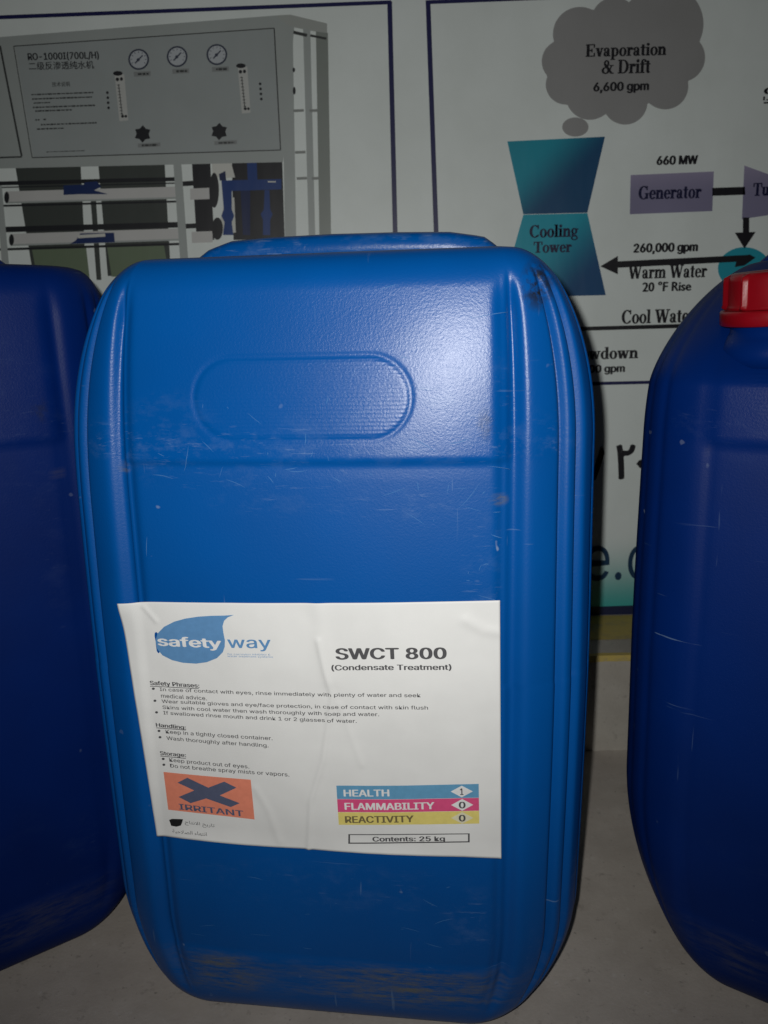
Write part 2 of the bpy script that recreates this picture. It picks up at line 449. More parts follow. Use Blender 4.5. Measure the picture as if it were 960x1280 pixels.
def can_body(name, mat, parent, fine, seed, soot=True, gd=1.0):
    nf, na, ns = (190, 84, 26) if fine else (96, 40, 14)
    zz = []
    n = 380 if fine else 190
    for i in range(n + 1):
        t = i / n
        # denser rows towards the rounded ends
        zz.append(CH * (t - 0.10 * math.sin(2 * math.pi * t) / (2 * math.pi) * 4 * 0.9))
    zz = np.clip(np.array(zz), 0.00004, CH - 0.00004)
    V, S = [], {k: [] for k in ('scuff', 'dirt', 'grip', 'soot', 'matte')}
    for z in zz:
        P = section(z, nf, na, ns)
        x, y, nx, ny, ang, fr = P.T
        off = np.zeros(len(P))
        env = float(sstep(0.012, 0.05, z) * (1 - sstep(CH - 0.035, CH - 0.008, z)))
        for g, w, d in GROOVES:
            off -= gd * env * d * np.exp(-((ang - g) / w) ** 2) * (ang >= 0)
        # first groove also eats into the flat of the panel
        edge = float(x[fr == 1].max()) if fine else float(np.abs(x[fr == 1]).max())
        off -= gd * env * 0.0024 * np.exp(-((np.abs(x) - edge) / 0.0035) ** 2) * (fr > 0)
        F = front_shape(x, np.full_like(x, z))
        fade = float(sstep(0.0, 0.03, z))
        wfr = np.where(fr == 1, 1.0, 0.0); wbk = np.where(fr == 2, 1.0, 0.0)
        # blend the front relief into the corner arcs
        wf = wfr + (fr == 0) * np.clip(np.where(ang < 60, 1 - ang / 60, 0), 0, 1)
        wb = wbk + (fr == 0) * np.clip(np.where(ang > 180, (ang - 180) / 60, 0), 0, 1)
        off += (wf + wb * (1 - float(sstep(CH - 0.075, CH - 0.055, z)))) * F * fade
        wob = np.array([mnoise.noise((xx * 14 + seed, yy * 14, z * 9)) for xx, yy in zip(x[::8], y[::8])])
        wob = np.interp(np.arange(len(x)), np.arange(0, len(x), 8), wob)
        off += wob * 0.0007 * env
        if fine:      # the left shoulder has slumped a little more than the right
            tz = np.clip((z - (CH - 0.135)) / 0.135, 0, 1)
            x = x + 0.026 * (1 - math.sqrt(max(0, 1 - tz * tz))) * sstep(0.055, 0.14, -x)
        V += list(zip(x + nx * off, y + ny * off, np.full_like(x, z)))
        xs = x * np.where(fr == 2, -1, 1)
        face = np.clip(wf + wb, 0, 1)
        zc = z
        sc_ = np.maximum.reduce([
            0.75 * float(sstep(Z_LEDGE, Z_LEDGE + .004, zc)) * np.exp(-((zc - Z_LEDGE - .008) / .012) ** 2) * face,
            0.5 * blob(xs, zc, -.075, .372, .035, .03) * face, 0.7 * blob(xs, zc, .06, .392, .05, .045) * face,
            0.5 * blob(xs, zc, .09, .30, .012, .09) * face, 0.45 * blob(xs, zc, -.02, .35, .05, .02) * face,
            0.55 * blob(xs, zc, .05, .338, .05, .014) * face, 0.35 * blob(xs, zc, 0, .105, .11, .02) * face,
            0.6 * blob(xs, zc, .085, .085, .02, .03) * face,
            0.55 * ((ang > 80) & (ang < 160)) * (0.3 + float(0.5 * abs(math.sin(zc * 31 + seed)))),
            0.45 * (ang >= 20) * float(1 - sstep(.03, .11, zc))])
        S['scuff'] += list(sc_)
        dl = float((1 - sstep(Z_LOW - .006, Z_LOW + .003, zc)) * sstep(.018, .032, zc))
        dr = dl * face * (0.22 + 0.9 * np.maximum(np.exp(-((xs + .068) / .022) ** 2), np.exp(-((xs - .048) / .05) ** 2)))
        dr = np.maximum(dr, 0.9 * blob(xs, zc, .099, .3405, .006, .004) * face)
        dr = np.maximum(dr, 0.8 * blob(xs, zc, -.105, .358, .005, .004) * face)
        dr = np.maximum(dr, 0.35 * float(1 - sstep(.0, .05, zc)) * (face < .5))
        S['dirt'] += list(dr)
        S['grip'] += list((oval_d(xs, zc) < -.001) * face * 1.0)
        so = np.maximum(blob(xs, zc, .118, .448, .010, .014) * 1.0, blob(xs, zc, .137, .44, .004, .012)) * (wf > 0) if soot else np.zeros_like(x)
        so = np.maximum(so, 0.35 * blob(xs, zc, .0925, .380, .006, .009) * wf)
        S['soot'] += list(np.clip(so * 1.1, 0, 1))
        S['matte'] += list(np.where(fr >= 0, 1 - face * float(sstep(Z_LEDGE - .001, Z_LEDGE + .002, zc)) * (1 - float(sstep(CH - .03, CH, zc)) * .5), 1))
    nc = 2 * nf + 4 * na + 2 * ns
    nr = len(zz)
    faces = grid_faces(nr, nc, True)
    # deck and underside: rings drawn in to a centre
    def cap_rings(base_row, dz_fn, flip):
        ring = [V[base_row * nc + i] for i in range(nc)]
        c = np.array(ring).mean(0)
        prev = base_row * nc
        for k in (0.8, 0.5, 0.2):
            st = len(V)
            for p in ring:
                V.append((c[0] + (p[0] - c[0]) * k, c[1] + (p[1] - c[1]) * k, p[2] + dz_fn(k)))
            for key in S: S[key] += [0.3 if key in ('scuff', 'matte') else 0.0] * nc
            for i in range(nc):
                j = (i + 1) % nc
                q = (prev + i, prev + j, st + j, st + i)
                faces.append(q if not flip else q[::-1])
            prev = st
        f = tuple(range(prev, prev + nc))
        faces.append(f if not flip else f[::-1])
    cap_rings(nr - 1, lambda k: 0.0015 * (1 - k), False)
    cap_rings(0, lambda k: 0.006 * (1 - k), True)
    o = mesh_obj(name, V, faces, mat, parent, True)
    for k, vals in S.items():
        if not fine and k in ('scuff', 'dirt'): vals = [v * 0.25 for v in vals]
        at = o.data.attributes.new(k, 'FLOAT', 'POINT')
        at.data.foreach_set('value', np.array(vals, dtype=np.float32))
    return o

def rounded_tube_profile(path, rx, ry, n=20):
    """sweep a rounded-rectangle section along a list of (x, z) points in the XZ plane."""
    V = []
    m_ = len(path)
    for i, (x, z) in enumerate(path):
        a = path[max(i - 1, 0)]; b = path[min(i + 1, m_ - 1)]
        t = Vector((b[0] - a[0], 0, b[1] - a[1])).normalized()
        nrm = Vector((-t.z, 0, t.x))
        for k in range(n):
            th = 2 * math.pi * k / n
            c, s = math.cos(th), math.sin(th)
            e = 0.6
            cx = math.copysign(abs(c) ** e, c) * rx; sy = math.copysign(abs(s) ** e, s) * ry
            V.append((x + nrm.x * sy, cx, z + nrm.z * sy))
    F = grid_faces(m_, n, True)
    F.append(tuple(range(n))[::-1]); F.append(tuple(range((m_ - 1) * n, m_ * n)))
    return V, F

def add_handle(parent, mat):
    pts = []
    raw = [(-.098, .450), (-.088, .463), (-.074, .4725), (-.062, .4763), (-.04, .4775), (0, .478), (.04, .4775), (.070, .4765), (.088, .4735), (.100, .464), (.108, .452)]
    for i in range(len(raw) - 1):
        for k in range(5):
            t = k / 5
            pts.append((raw[i][0] * (1 - t) + raw[i + 1][0] * t, raw[i][1] * (1 - t) + raw[i + 1][1] * t))
    pts.append(raw[-1])
    V, F = rounded_tube_profile(pts, 0.017, 0.0085)
    V = [(v[0], v[1] - 0.022, v[2]) for v in V]
    o = mesh_obj('handle', V, F, mat, parent, True)
    at = o.data.attributes.new('scuff', 'FLOAT', 'POINT')
    at.data.foreach_set('value', np.array([0.8 if v[2] > .47 else 0.2 for v in V], dtype=np.float32))
    return o

def add_cap(parent, mat, neck_mat, loc, tilt, spin):
    """screw cap: toothed skirt ring below, ribbed grip above; sits on a moulded neck."""
    e = Matrix.Translation(Vector(loc)) @ Matrix.Rotation(tilt[1], 4, 'Y') @ Matrix.Rotation(tilt[0], 4, 'X') @ Matrix.Rotation(spin, 4, 'Z')
    n = 192
    def lathe(prof, rib=None):
        V = []
        for r, z in prof:
            for k in range(n):
                a = 2 * math.pi * k / n
                rr = r
                if rib and rib[0] <= z <= rib[1]:
                    ph = (a * 10 / (2 * math.pi)) % 1.0
                    w = abs(ph - 0.5) * 2           # 0 mid-lug gap .. 1 at rib
                    rr = r + 0.0024 * float(sstep(0.80, 0.93, w))
                V.append(tuple(e @ Vector((rr * math.cos(a), rr * math.sin(a), z))))
        F = grid_faces(len(prof), n, True)
        F.append(tuple(range((len(prof) - 1) * n, len(prof) * n)))
        F.append(tuple(range(n))[::-1])
        return V, F
    neck = [(0.036, -.022), (0.036, -.012), (0.032, -.007), (0.0295, -.004), (0.0290, .004)]
    V, F = lathe(neck)
    mesh_obj('neck', V, F, neck_mat, parent, True)
    skirt = [(0.0315, 0), (0.0345, 0.0002), (0.0352, .001), (0.0352, .0075), (0.0345, .0085), (0.0335, .0088)]
    V, F = lathe(skirt)
    cap = mesh_obj('screw_cap', V, F, mat, parent, True)
    top = [(0.0326, .0090), (0.0322, .0105), (0.0316, .012), (0.0314, .024), (0.0312, .0268), (0.0300, .0284), (0.0275, .0290), (0.025, .0284), (0.024, .0275), (0.005, .0273)]
    V, F = lathe(top, (0.0105, 0.0269))
    mesh_obj('grip_ring', V, F, mat, cap, True)
    return cap

CANS = {}
# ------------------------------------------------------------------ floor, step, wall
def floor_mat(name, base, dark, chip):
    mt, nt, b = new_mat(name, base, 0.6, 0.35)
    oc = objcoord(nt)
    col = mix(nt, ramp(nt, noise(nt, oc, 16, 6, 0.65), 0.35, 0.7), base, dark)
    v = N(nt, 'ShaderNodeTexVoronoi'); v.inputs['Scale'].default_value = 170
    v.inputs['Randomness'].default_value = 1
    nt.links.new(oc, v.inputs['Vector'])
    sel = ramp(nt, noise(nt, oc, 60, 3), 0.56, 0.64)
    ch = maths(nt, 'MULTIPLY', ramp(nt, v.outputs['Distance'], 0.18, 0.40, (1, 1, 1, 1), (0, 0, 0, 1)), sel)
    col = mix(nt, maths(nt, 'MULTIPLY', ch, 0.45), col, chip)
    dk = ramp(nt, noise(nt, oc, 75, 4, 0.7, (1, 1.3, 1)), 0.60, 0.70)
    col = mix(nt, maths(nt, 'MULTIPLY', dk, 0.6), col, tuple(c * 0.40 for c in base))
    pale = ramp(nt, noise(nt, oc, 48, 3, 0.6), 0.70, 0.74)
    col = mix(nt, maths(nt, 'MULTIPLY', pale, 0.45), col, (0.55, 0.53, 0.5))
    pits = ramp(nt, noise(nt, oc, 210, 3, 0.6), 0.66, 0.71)
    col = mix(nt, maths(nt, 'MULTIPLY', pits, 0.7), col, tuple(c * 0.30 for c in base))
    stain = ramp(nt, noise(nt, oc, 6.5, 6, 0.7), 0.45, 0.62)
    col = mix(nt, maths(nt, 'MULTIPLY', stain, 0.35), col, tuple(c * q for c, q in zip(dark, (0.78, 0.74, 0.68))))
    fine = noise(nt, oc, 420, 4, 0.7)
    col = mix(nt, ramp(nt, fine, 0.35, 0.72, (0, 0, 0, 1), (0.35, 0.35, 0.35, 1)), col, dark)
    nt.links.new(col, b.inputs['Base Color'])
    n1 = bump(nt, fine, 0.25, 0.0006)
    n1 = bump(nt, noise(nt, oc, 45, 5, 0.7), 0.2, 0.002, n1)
    nt.links.new(n1, b.inputs['Normal'])
    return mt
M_FLOOR = floor_mat('terrazzo_floor', (0.53, 0.49, 0.44), (0.41, 0.375, 0.335), (0.58, 0.56, 0.53))
M_STEP = floor_mat('step_concrete', (0.47, 0.45, 0.40), (0.37, 0.35, 0.31), (0.55, 0.53, 0.48))
def paint(name, c):
    mt, nt, b = new_mat(name, c, 0.55, 0.35)
    oc = objcoord(nt)
    w = ramp(nt, noise(nt, oc, 55, 6, 0.75), 0.50, 0.68)
    col = mix(nt, maths(nt, 'MULTIPLY', w, 0.75), c, (0.26, 0.23, 0.17))
    nt.links.new(col, b.inputs['Base Color'])
    nt.links.new(bump(nt, noise(nt, oc, 160, 4), 0.3, 0.0006), b.inputs['Normal'])
    return mt
M_YELLOW = paint('yellow_floor_paint', (0.50, 0.39, 0.11))
M_WALL = simple('painted_wall', (0.42, 0.41, 0.38), 0.7, 0.3, 60, 0.2, 0.001, 0.15, 6)

def bevel_box(name, x0, y0, z0, x1, y1, z1, mat, parent=None, bev=0.003, seg=3):
    import bmesh
    bm = bmesh.new()
    bmesh.ops.create_cube(bm, size=1)
    for v in bm.verts:
        v.co = Vector(((x0 + x1) / 2 + v.co.x * (x1 - x0), (y0 + y1) / 2 + v.co.y * (y1 - y0), (z0 + z1) / 2 + v.co.z * (z1 - z0)))
    if bev: bmesh.ops.bevel(bm, geom=bm.edges[:] + bm.verts[:], offset=bev, segments=seg, affect='EDGES', profile=0.5)
    me = bpy.data.meshes.new(name); bm.to_mesh(me); bm.free()
    me.materials.append(mat)
    for p in me.polygons: p.use_smooth = len(p.vertices) > 4 or p.area < 1e-3
    o = bpy.data.objects.new(name, me); COL.objects.link(o)
    if parent: o.parent = parent
    return o

STEP_Y, STEP_Z = 0.7289, 0.1035
fl_o = mesh_obj('floor', [(-2.5, -1.5, 0), (2.5, -1.5, 0), (2.5, STEP_Y + .05, 0), (-2.5, STEP_Y + .05, 0)], [(0, 1, 2, 3)], M_FLOOR)
tag(fl_o, 'speckled grey terrazzo floor under the blue cans', kind='structure')
step = bevel_box('step', -2.5, STEP_Y, -0.02, 2.5, 1.10, STEP_Z, M_STEP, None, 0.004)
tag(step, 'low concrete step with worn yellow paint along its top', kind='structure')
# painted stripes: one on the nosing of the step, a broad one at the banner's foot
def stripe(y0, y1, seed, zb=STEP_Z + 0.0006):
    V = []; n = 260
    for i in range(n + 1):
        x = -1.3 + 2.6 * i / n
        w = mnoise.noise((x * 22, seed, 0)) * 0.0022 + mnoise.noise((x * 90, seed, 3)) * 0.0009
        V += [(x, y0 + w, zb), (x, y1 + w * 0.7, zb)]
    return V, [(2 * i, 2 * i + 2, 2 * i + 3, 2 * i + 1) for i in range(n)]
V, F = stripe(0.775, 0.8465, 1.3); mesh_obj('yellow_stripe', V, F, M_YELLOW, step)
# nosing stripe wraps over the edge
n = 260; V = []
for i in range(n + 1):
    x = -1.3 + 2.6 * i / n
    w = mnoise.noise((x * 24, 9, 0)) * 0.0020 + mnoise.noise((x * 80, 5, 3)) * 0.0008
    V += [(x, STEP_Y - 0.0007, STEP_Z - 0.0045 + w * 0.6), (x, STEP_Y - 0.0007, STEP_Z - 0.003), (x, STEP_Y + 0.0030, STEP_Z + 0.0008), (x, STEP_Y + 0.009 + w, STEP_Z + 0.0008)]
F = []
for i in range(n):
    for k in range(3):
        a = 4 * i + k; F.append((a, a + 4, a + 5, a + 1))
mesh_obj('yellow_stripe', V, F, M_YELLOW, step, False)
wall = bevel_box('wall', -2.5, 1.10, -0.02, 2.5, 1.20, 2.4, M_WALL, None, 0)
tag(wall, 'plain painted wall behind the banner', kind='structure')

# ------------------------------------------------------------------ the printed banner
banner = empty('banner', (0, BAN_Y, STEP_Z + 0.001))
tag(banner, 'white printed vinyl banner with cooling tower diagram standing behind the cans', 'banner')
BZ = STEP_Z + 0.001
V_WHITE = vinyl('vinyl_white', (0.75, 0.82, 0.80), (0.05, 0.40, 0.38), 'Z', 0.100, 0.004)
bx0, bx1, bz0, bz1 = -0.95, 0.95, 0.0, 1.15
# sheet with a slight sag, rolled over a thin frame
V = []; nx_, nz_ = 90, 60
def sag(x, z):
    return 0.0
for j in range(nz_ + 1):
    for i in range(nx_ + 1):
        x = bx0 + (bx1 - bx0) * i / nx_; z = bz0 + (bz1 - bz0) * j / nz_
        V.append((x, 0.0, z))
F = [(a, a + 1, a + nx_ + 2, a + nx_ + 1) for j in range(nz_) for a in range(j * (nx_ + 1), j * (nx_ + 1) + nx_)]
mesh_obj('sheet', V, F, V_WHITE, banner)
M_ALU = simple('frame_metal', (0.35, 0.35, 0.36), 0.4)
for (a, b_, c_, d_) in ((bx0, bx1, 0.002, .022), (bx0, bx1, 1.125, 1.147), (bx0, bx0 + .02, .024, 1.12), (bx1 - .02, bx1, .024, 1.12)):
    f = bevel_box('frame_bar', a, .002, c_, b_, .020, d_, M_ALU, banner, 0.002)

VM = {}
def vm(name, c, *k):
    if name not in VM: VM[name] = vinyl('print_' + name, c, *k)
    return VM[name]
BLK = vm('black', (0.012, 0.012, 0.016)); NAVY = vm('navy', (0.012, 0.014, 0.085)); INKN = vm('dark_navy', (0.012, 0.045, 0.10))
_uid = [0]
def flat(name, polys, mat, layer, parent=None, px=True):
    """flat print on the banner; polys are outlines, each laid a hair above the one before."""
    if name in ('rung', 'membrane_pipe', 'meter_cap', 'tank', 'gap', 'rail', 'hose', 'blue_pipe', 'fixing', 'printed_cloud') and len(polys) > 1:
        return [flat(name, [p], mat, layer + 0.02 * i, parent, px) for i, p in enumerate(polys)]
    V, F = [], []
    for i, p in enumerate(polys):
        F.append(tuple(range(len(V), len(V) + len(p)))[::-1])
        y = -0.00035 * layer - 0.0000015 * (i % 60)
        for q in p:
            x, z = ban(*q) if px else q
            V.append((x, y, z - (BZ if True else 0)))
    o = mesh_obj(name, V, F, mat, parent or banner)
    if name in ('small_print', 'gauge_tick', 'meter_scale'): o['kind'] = 'stuff'
    return o
def letters(V2, F2, box, mat, layer, parent=None, name='lettering'):
    x0, y0, x1, y1 = box
    yc = (y0 + y1) / 2; xc = (x0 + x1) / 2
    dy = (x1 - x0) * 0.014                      # print lines run level on the banner
    L_, R_ = ban(x0, yc + dy), ban(x1, yc - dy)
    T_, B_ = ban(xc, y0), ban(xc, y1)
    z0, h = B_[1], T_[1] - B_[1]
    V = [(L_[0] + v[0] * (R_[0] - L_[0]), -0.00035 * layer - 0.00005 * v[2], z0 + v[1] * h - BZ) for v in V2]
    return mesh_obj(name, V, F2, mat, parent or banner)
def words(body, box, mat=BLK, layer=4, bold=0.02, parent=None): return letters(*text2d(body, bold), box, mat, layer, parent)
def swords(body, box, mat=BLK, layer=4, parent=None):
    V2, F2 = serif2d(body)
    x0, y0, x1, y1 = box
    yc = (y0 + y1) / 2; xc = (x0 + x1) / 2; dy = (x1 - x0) * 0.014
    L_, R_ = ban(x0, yc + dy), ban(x1, yc - dy)
    T_, B_ = ban(xc, y0), ban(xc, y1)
    V = [None] * len(V2)
    for k, f in enumerate(F2):
        for i in f:
            V[i] = (L_[0] + V2[i][0] * (R_[0] - L_[0]), -0.00035 * layer - 0.000012 * (k % 20) - 0.00002 * V2[i][2], B_[1] + V2[i][1] * (T_[1] - B_[1]) - BZ)
    return mesh_obj('lettering', V, F2, mat, parent or banner)
def ell(cx, cy, rx, ry, n=28): return [(cx + rx * math.cos(2 * math.pi * k / n), cy + ry * math.sin(2 * math.pi * k / n)) for k in range(n)]
def line(x0, y0, x1, y1, w):
    d = math.hypot(x1 - x0, y1 - y0); ox, oy = -(y1 - y0) / d * w / 2, (x1 - x0) / d * w / 2
    return [(x0 + ox, y0 + oy), (x1 + ox, y1 + oy), (x1 - ox, y1 - oy), (x0 - ox, y0 - oy)]

# picture frames on the banner
flat('printed_border', [line(-160, 28, 489, 3, 5), line(487, 2, 502, 620, 6)], NAVY, 1)
flat('printed_border', [line(532, 3, 1080, -18, 5), line(535, 2, 552, 484, 6), line(550, 484, 1060, 472, 4)], NAVY, 1)
flat('printed_border', [line(-300, 799, 1240, 747, 11)], vm('band_navy', (0.012, 0.018, 0.06)), 1)
flat('printed_edge', [line(-300, 807.5, 1240, 755.5, 3)], vm('edge_white', (0.62, 0.61, 0.58)), 1)

# --- photograph of the filter machine, printed
machine = empty('printed_machine', parent=banner)
MGREY = vm('machine_grey', (0.37, 0.41, 0.40)); MPAN = vm('machine_panel', (0.345, 0.385, 0.385)); MLIN = vm('machine_line', (0.05, 0.055, 0.055))
MDRK = vm('machine_dark', (0.055, 0.065, 0.06)); MPALE = vm('machine_pale', (0.60, 0.62, 0.58)); MGRN = vm('tank_green', (0.15, 0.20, 0.13))
MPIPE = vm('pipe_white', (0.56, 0.57, 0.56)); MBLU = vm('pipe_blue', (0.010, 0.045, 0.19)); MTAG = vm('tag_blue', (0.012, 0.03, 0.12)); MBLK = vm('machine_black', (0.018, 0.02, 0.024))
flat('tank', [[(-120, 205), (-10, 205), (-10, 330), (-120, 330)], [(19, 205), (101, 205), (108, 345), (42, 345)], [(112, 230), (119, 230), (127, 350), (121, 350)]], MDRK, 2, machine)
flat('tank', [[(123, 204), (206, 204), (214, 345), (135, 345)]], MDRK, 2, machine)
flat('tank', [[(40, 310), (108, 309), (113, 352), (48, 352)], [(134, 308), (205, 306), (212, 345), (140, 346)]], MGRN, 2.4, machine)
flat('upright_shadow', [[(240, 203), (263, 203), (268, 300), (246, 300)], [(290, 203), (353, 202), (356, 300), (292, 300)]], MBLK, 2, machine)
flat('gap', [[(265, 203), (289, 203), (294, 222), (280, 223), (266, 221)], [(282, 248), (293, 247), (295, 291), (272, 291)]], MPALE, 2.6, machine)
flat('rail', [line(-100, 232, 224, 224, 5), line(-100, 237, 224, 229, 1.6), line(-100, 290, 227, 281, 7), line(-100, 260, 225, 252, 2.5), line(0, 312, 228, 305, 3), line(228, 230, 262, 228, 6), line(232, 283, 270, 281, 6)], MBLK, 2.8, machine)
def pipe(x0, y0, x1, y1, w):
    flat('membrane_pipe', [line(x0, y0, x1, y1, w)], MPIPE, 3, machine)
    flat('pipe_edge', [line(x0, y0 + w * .44, x1, y1 + w * .44, 2.2)], MGREY, 3.2, machine)
    flat('pipe_collar', [ell(x0 + 1, y0, 3.2, w * .48, 16)], MBLK, 3.3, machine)
pipe(8, 247, 222, 241, 15); pipe(14, 300, 228, 293, 15)
flat('membrane_pipe', [line(238, 243, 262, 242, 14), line(240, 297, 266, 296, 14)], MPIPE, 3, machine)
flat('pipe_tag', [[(80, 232), (105, 231), (107, 228), (122, 227), (127, 234), (118, 238), (136, 243), (112, 243), (100, 243), (80, 244)]], MTAG, 3.4, machine)
flat('pipe_tag', [[(101, 292), (143, 291), (144, 303), (88, 305), (95, 301)]], MTAG, 3.4, machine)
flat('pipe_tag', [line(98, 296, 132, 294, 4)], MPALE, 3.5, machine)
flat('hose', [ell(268, 238, 6, 22, 20), ell(272, 286, 7, 14, 20)], MBLK, 3, machine)
flat('blue_pipe', [[(277, 226), (352, 224), (352, 237), (290, 239), (290, 262), (293, 270), (290, 278), (292, 294), (279, 294), (281, 278), (277, 270), (280, 262)],
                   [(309, 202), (321, 202), (322, 226), (310, 226)], [(331, 238), (337, 238), (338, 262), (341, 268), (338, 275), (338, 294), (329, 294), (329, 275), (326, 268), (330, 262)]], MBLU, 3.6, machine)
flat('blue_pipe', [[(301, 238), (313, 238), (313, 294), (304, 294)], [(274, 218), (282, 214), (283, 226), (275, 226)]], vm('pipe_deep', (0.008, 0.02, 0.08)), 3.5, machine)
flat('pipe_glint', [line(335, 227.5, 345, 227.5, 1.6)], MPALE, 3.8, machine)
# frame of the machine
flat('cabinet_fascia', [[(-120, 54), (0, 47), (345, 20), (363, 20), (368, 34), (354, 203), (0, 211), (-120, 213)]], MGREY, 3.9, machine)
flat('cabinet_top', [[(345, 20), (363, 19), (409, 30), (409, 43), (363, 34)]], vm('machine_top', (0.38, 0.41, 0.39)), 4.1, machine)
flat('upright', [[(352, 33), (366, 33), (371, 330), (357, 330)]], MGREY, 4.15, machine)
flat('upright', [[(379, 36), (388, 38), (395, 330), (387, 330)]], MGREY, 4.15, machine)
flat('upright', [[(395, 40), (410, 42), (414.5, 330), (400, 330)]], vm('machine_shade', (0.24, 0.27, 0.25)), 4.15, machine)
flat('upright', [[(217, 203), (227, 203), (236, 330), (226, 330)]], MGREY, 4.15, machine)
flat('upright', [[(-4, 232), (3, 232), (12, 330), (3, 330)]], MGREY, 4.15, machine)
flat('rung', [line(367, 139, 380, 138.5, 3.4), line(387, 139, 397, 138.5, 3.4), line(369, 191, 382, 190.5, 3.4), line(371, 223.5, 384, 223, 3.4), line(390, 223.5, 400, 223, 3.4)], MLIN if False else vm('rung', (0.25, 0.27, 0.26)), 4.2, machine)
flat('rung_shadow', [line(367, 41, 384, 45, 4), line(388, 45, 408, 49, 3)], MLIN, 4.25, machine)
flat('fixing', [ell(367.5, 88, 1.6, 3, 10), ell(368, 114, 1.8, 5, 10)], MBLK, 4.3, machine)
flat('front_panel', [[(20, 59), (342, 37), (350.5, 188), (43, 197)]], MPAN, 4.3, machine)
flat('panel_line', [line(18, 58.5, 343, 36, 1.3), line(343, 36, 351, 188, 1.5), line(351, 188, 41, 197.5, 1.3), line(41, 197.5, 18, 58.5, 1.0)], MLIN, 4.5, machine)
flat('panel_line', [line(1, 58, 28, 196, 2.4), line(28, 196.5, -110, 201, 2.0), line(1, 58, -110, 66, 1.4)], MLIN, 4.5, machine)
words('RO-1000I(700L/H)', (36, 66, 124, 76.5), MBLK, 5, 0.02, machine)
words('二级反渗透纯水机', (37, 77.5, 118, 87.5), MBLK, 5, 0.01, machine)
words('技术说明', (66, 103, 88, 109), MLIN, 5, 0.01, machine)
rr = random.Random(4)
def dashes(x0, x1, y, h, slope=-0.035):
    P = []; x = x0
    while x < x1:
        w = min(rr.uniform(2.2, 5.5), x1 - x + .5)
        P.append(line(x, y + (x - x0) * slope, x + w, y + (x + w - x0) * slope, h * rr.uniform(.7, 1.1)))
        x += w + rr.uniform(.5, 1.1)
    return P
P = []
for (a, b_, y) in ((40, 117, 119), (41, 116, 124.5), (43, 63, 129.5), (42, 119, 135), (45, 90, 139.5), (45, 50, 150.5), (55, 59, 150), (52, 121, 156.5), (47, 80, 162), (59, 107, 190.5)):
    P += dashes(a, b_, y, 1.9 if y < 185 else 1.1)
flat('small_print', P, MLIN, 5, machine)
GR = vm('gauge_rim', (0.045, 0.055, 0.085)); GF = vm('gauge_face', (0.46, 0.50, 0.53)); PLATE = vm('plate', (0.25, 0.27, 0.27))
for (gx, gy) in ((174, 75), (222, 71.5), (271.5, 69)):
    g = flat('gauge', [ell(gx, gy, 13, 13.2)], GR, 5, machine)
    flat('gauge_face', [ell(gx, gy, 10.8, 11)], GF, 5.2, g) if False else None
    fc = flat('gauge_face', [ell(gx, gy, 10.8, 11)], GF, 5.2, machine)
    flat('gauge_needle', [line(gx - 4.5, gy + 5, gx + 5, gy - 5, 1.7), ell(gx - .5, gy + .5, 2.1, 2.1, 10)], GR, 5.4, machine)
    tk = [line(gx + 8 * math.cos(a), gy + 8 * math.sin(a), gx + 9.8 * math.cos(a), gy + 9.8 * math.sin(a), .8) for a in [math.radians(150 + 30 * k) for k in range(9)]]
    flat('gauge_tick', tk, GR, 5.4, machine)
    flat('name_plate', [line(gx - 6, gy + 18.6, gx + 15, gy + 17.6, 6)], PLATE, 5, machine)
    flat('small_print', dashes(gx - 1, gx + 12, gy + 18.4, 3.0), MLIN, 5.2, machine)
for (mx, my, dx) in ((148, 90, 5), (301.5, 80.5, 4)):
    flat('flow_meter', [[(mx - 4, my + 4), (mx + 8, my + 3.5), (mx + 8 + dx, my + 61), (mx - 1 + dx * .6, my + 62)]], vm('meter', (0.50, 0.52, 0.50)), 5, machine)
    flat('meter_cap', [ell(mx, my + 2.5, 6, 3, 14), ell(mx - .5, my + 10, 2.2, 2.4, 8), ell(mx + 4.5, my + 9.5, 2, 2.4, 8), ell(mx + 3 + dx * .6, my + 56, 2, 2, 8), ell(mx + 7 + dx * .6, my + 56, 1.8, 1.8, 8)], MBLK, 5.3, machine)
    flat('meter_scale', [line(mx + 1, my + 16, mx + 3 + dx * .5, my + 55, 1)] + [line(mx - 1 + k * .45, my + 17 + k * 4, mx + 2.5 + k * .45, my + 17 + k * 4, .9) for k in range(10)], MLIN, 5.3, machine)
for dx0, yy in ((135, 116.5), (325.5, 105.5)):
    flat('small_print', [ell(dx0 + k * .5, yy + k * 6.3, 1.7, 1.9, 8) for k in range(4)], MBLK, 5.2, machine)
for kx, ky in ((179, 168), (274.5, 165)):
    P = [(kx + (11 if k % 2 == 0 else 7.6) * math.cos(math.pi * k / 6 - .5), ky + (11 if k % 2 == 0 else 7.6) * math.sin(math.pi * k / 6 - .5)) for k in range(12)]
    flat('knob', [P], MBLK, 5.4, machine)
    flat('name_plate', [line(kx - 6, ky + 14.5, kx + 22, ky + 13, 5)], PLATE, 5, machine)
    tag_stuff = flat('small_print', dashes(kx - 1, kx + 18, ky + 14.3, 2.6), MLIN, 5.2, machine)

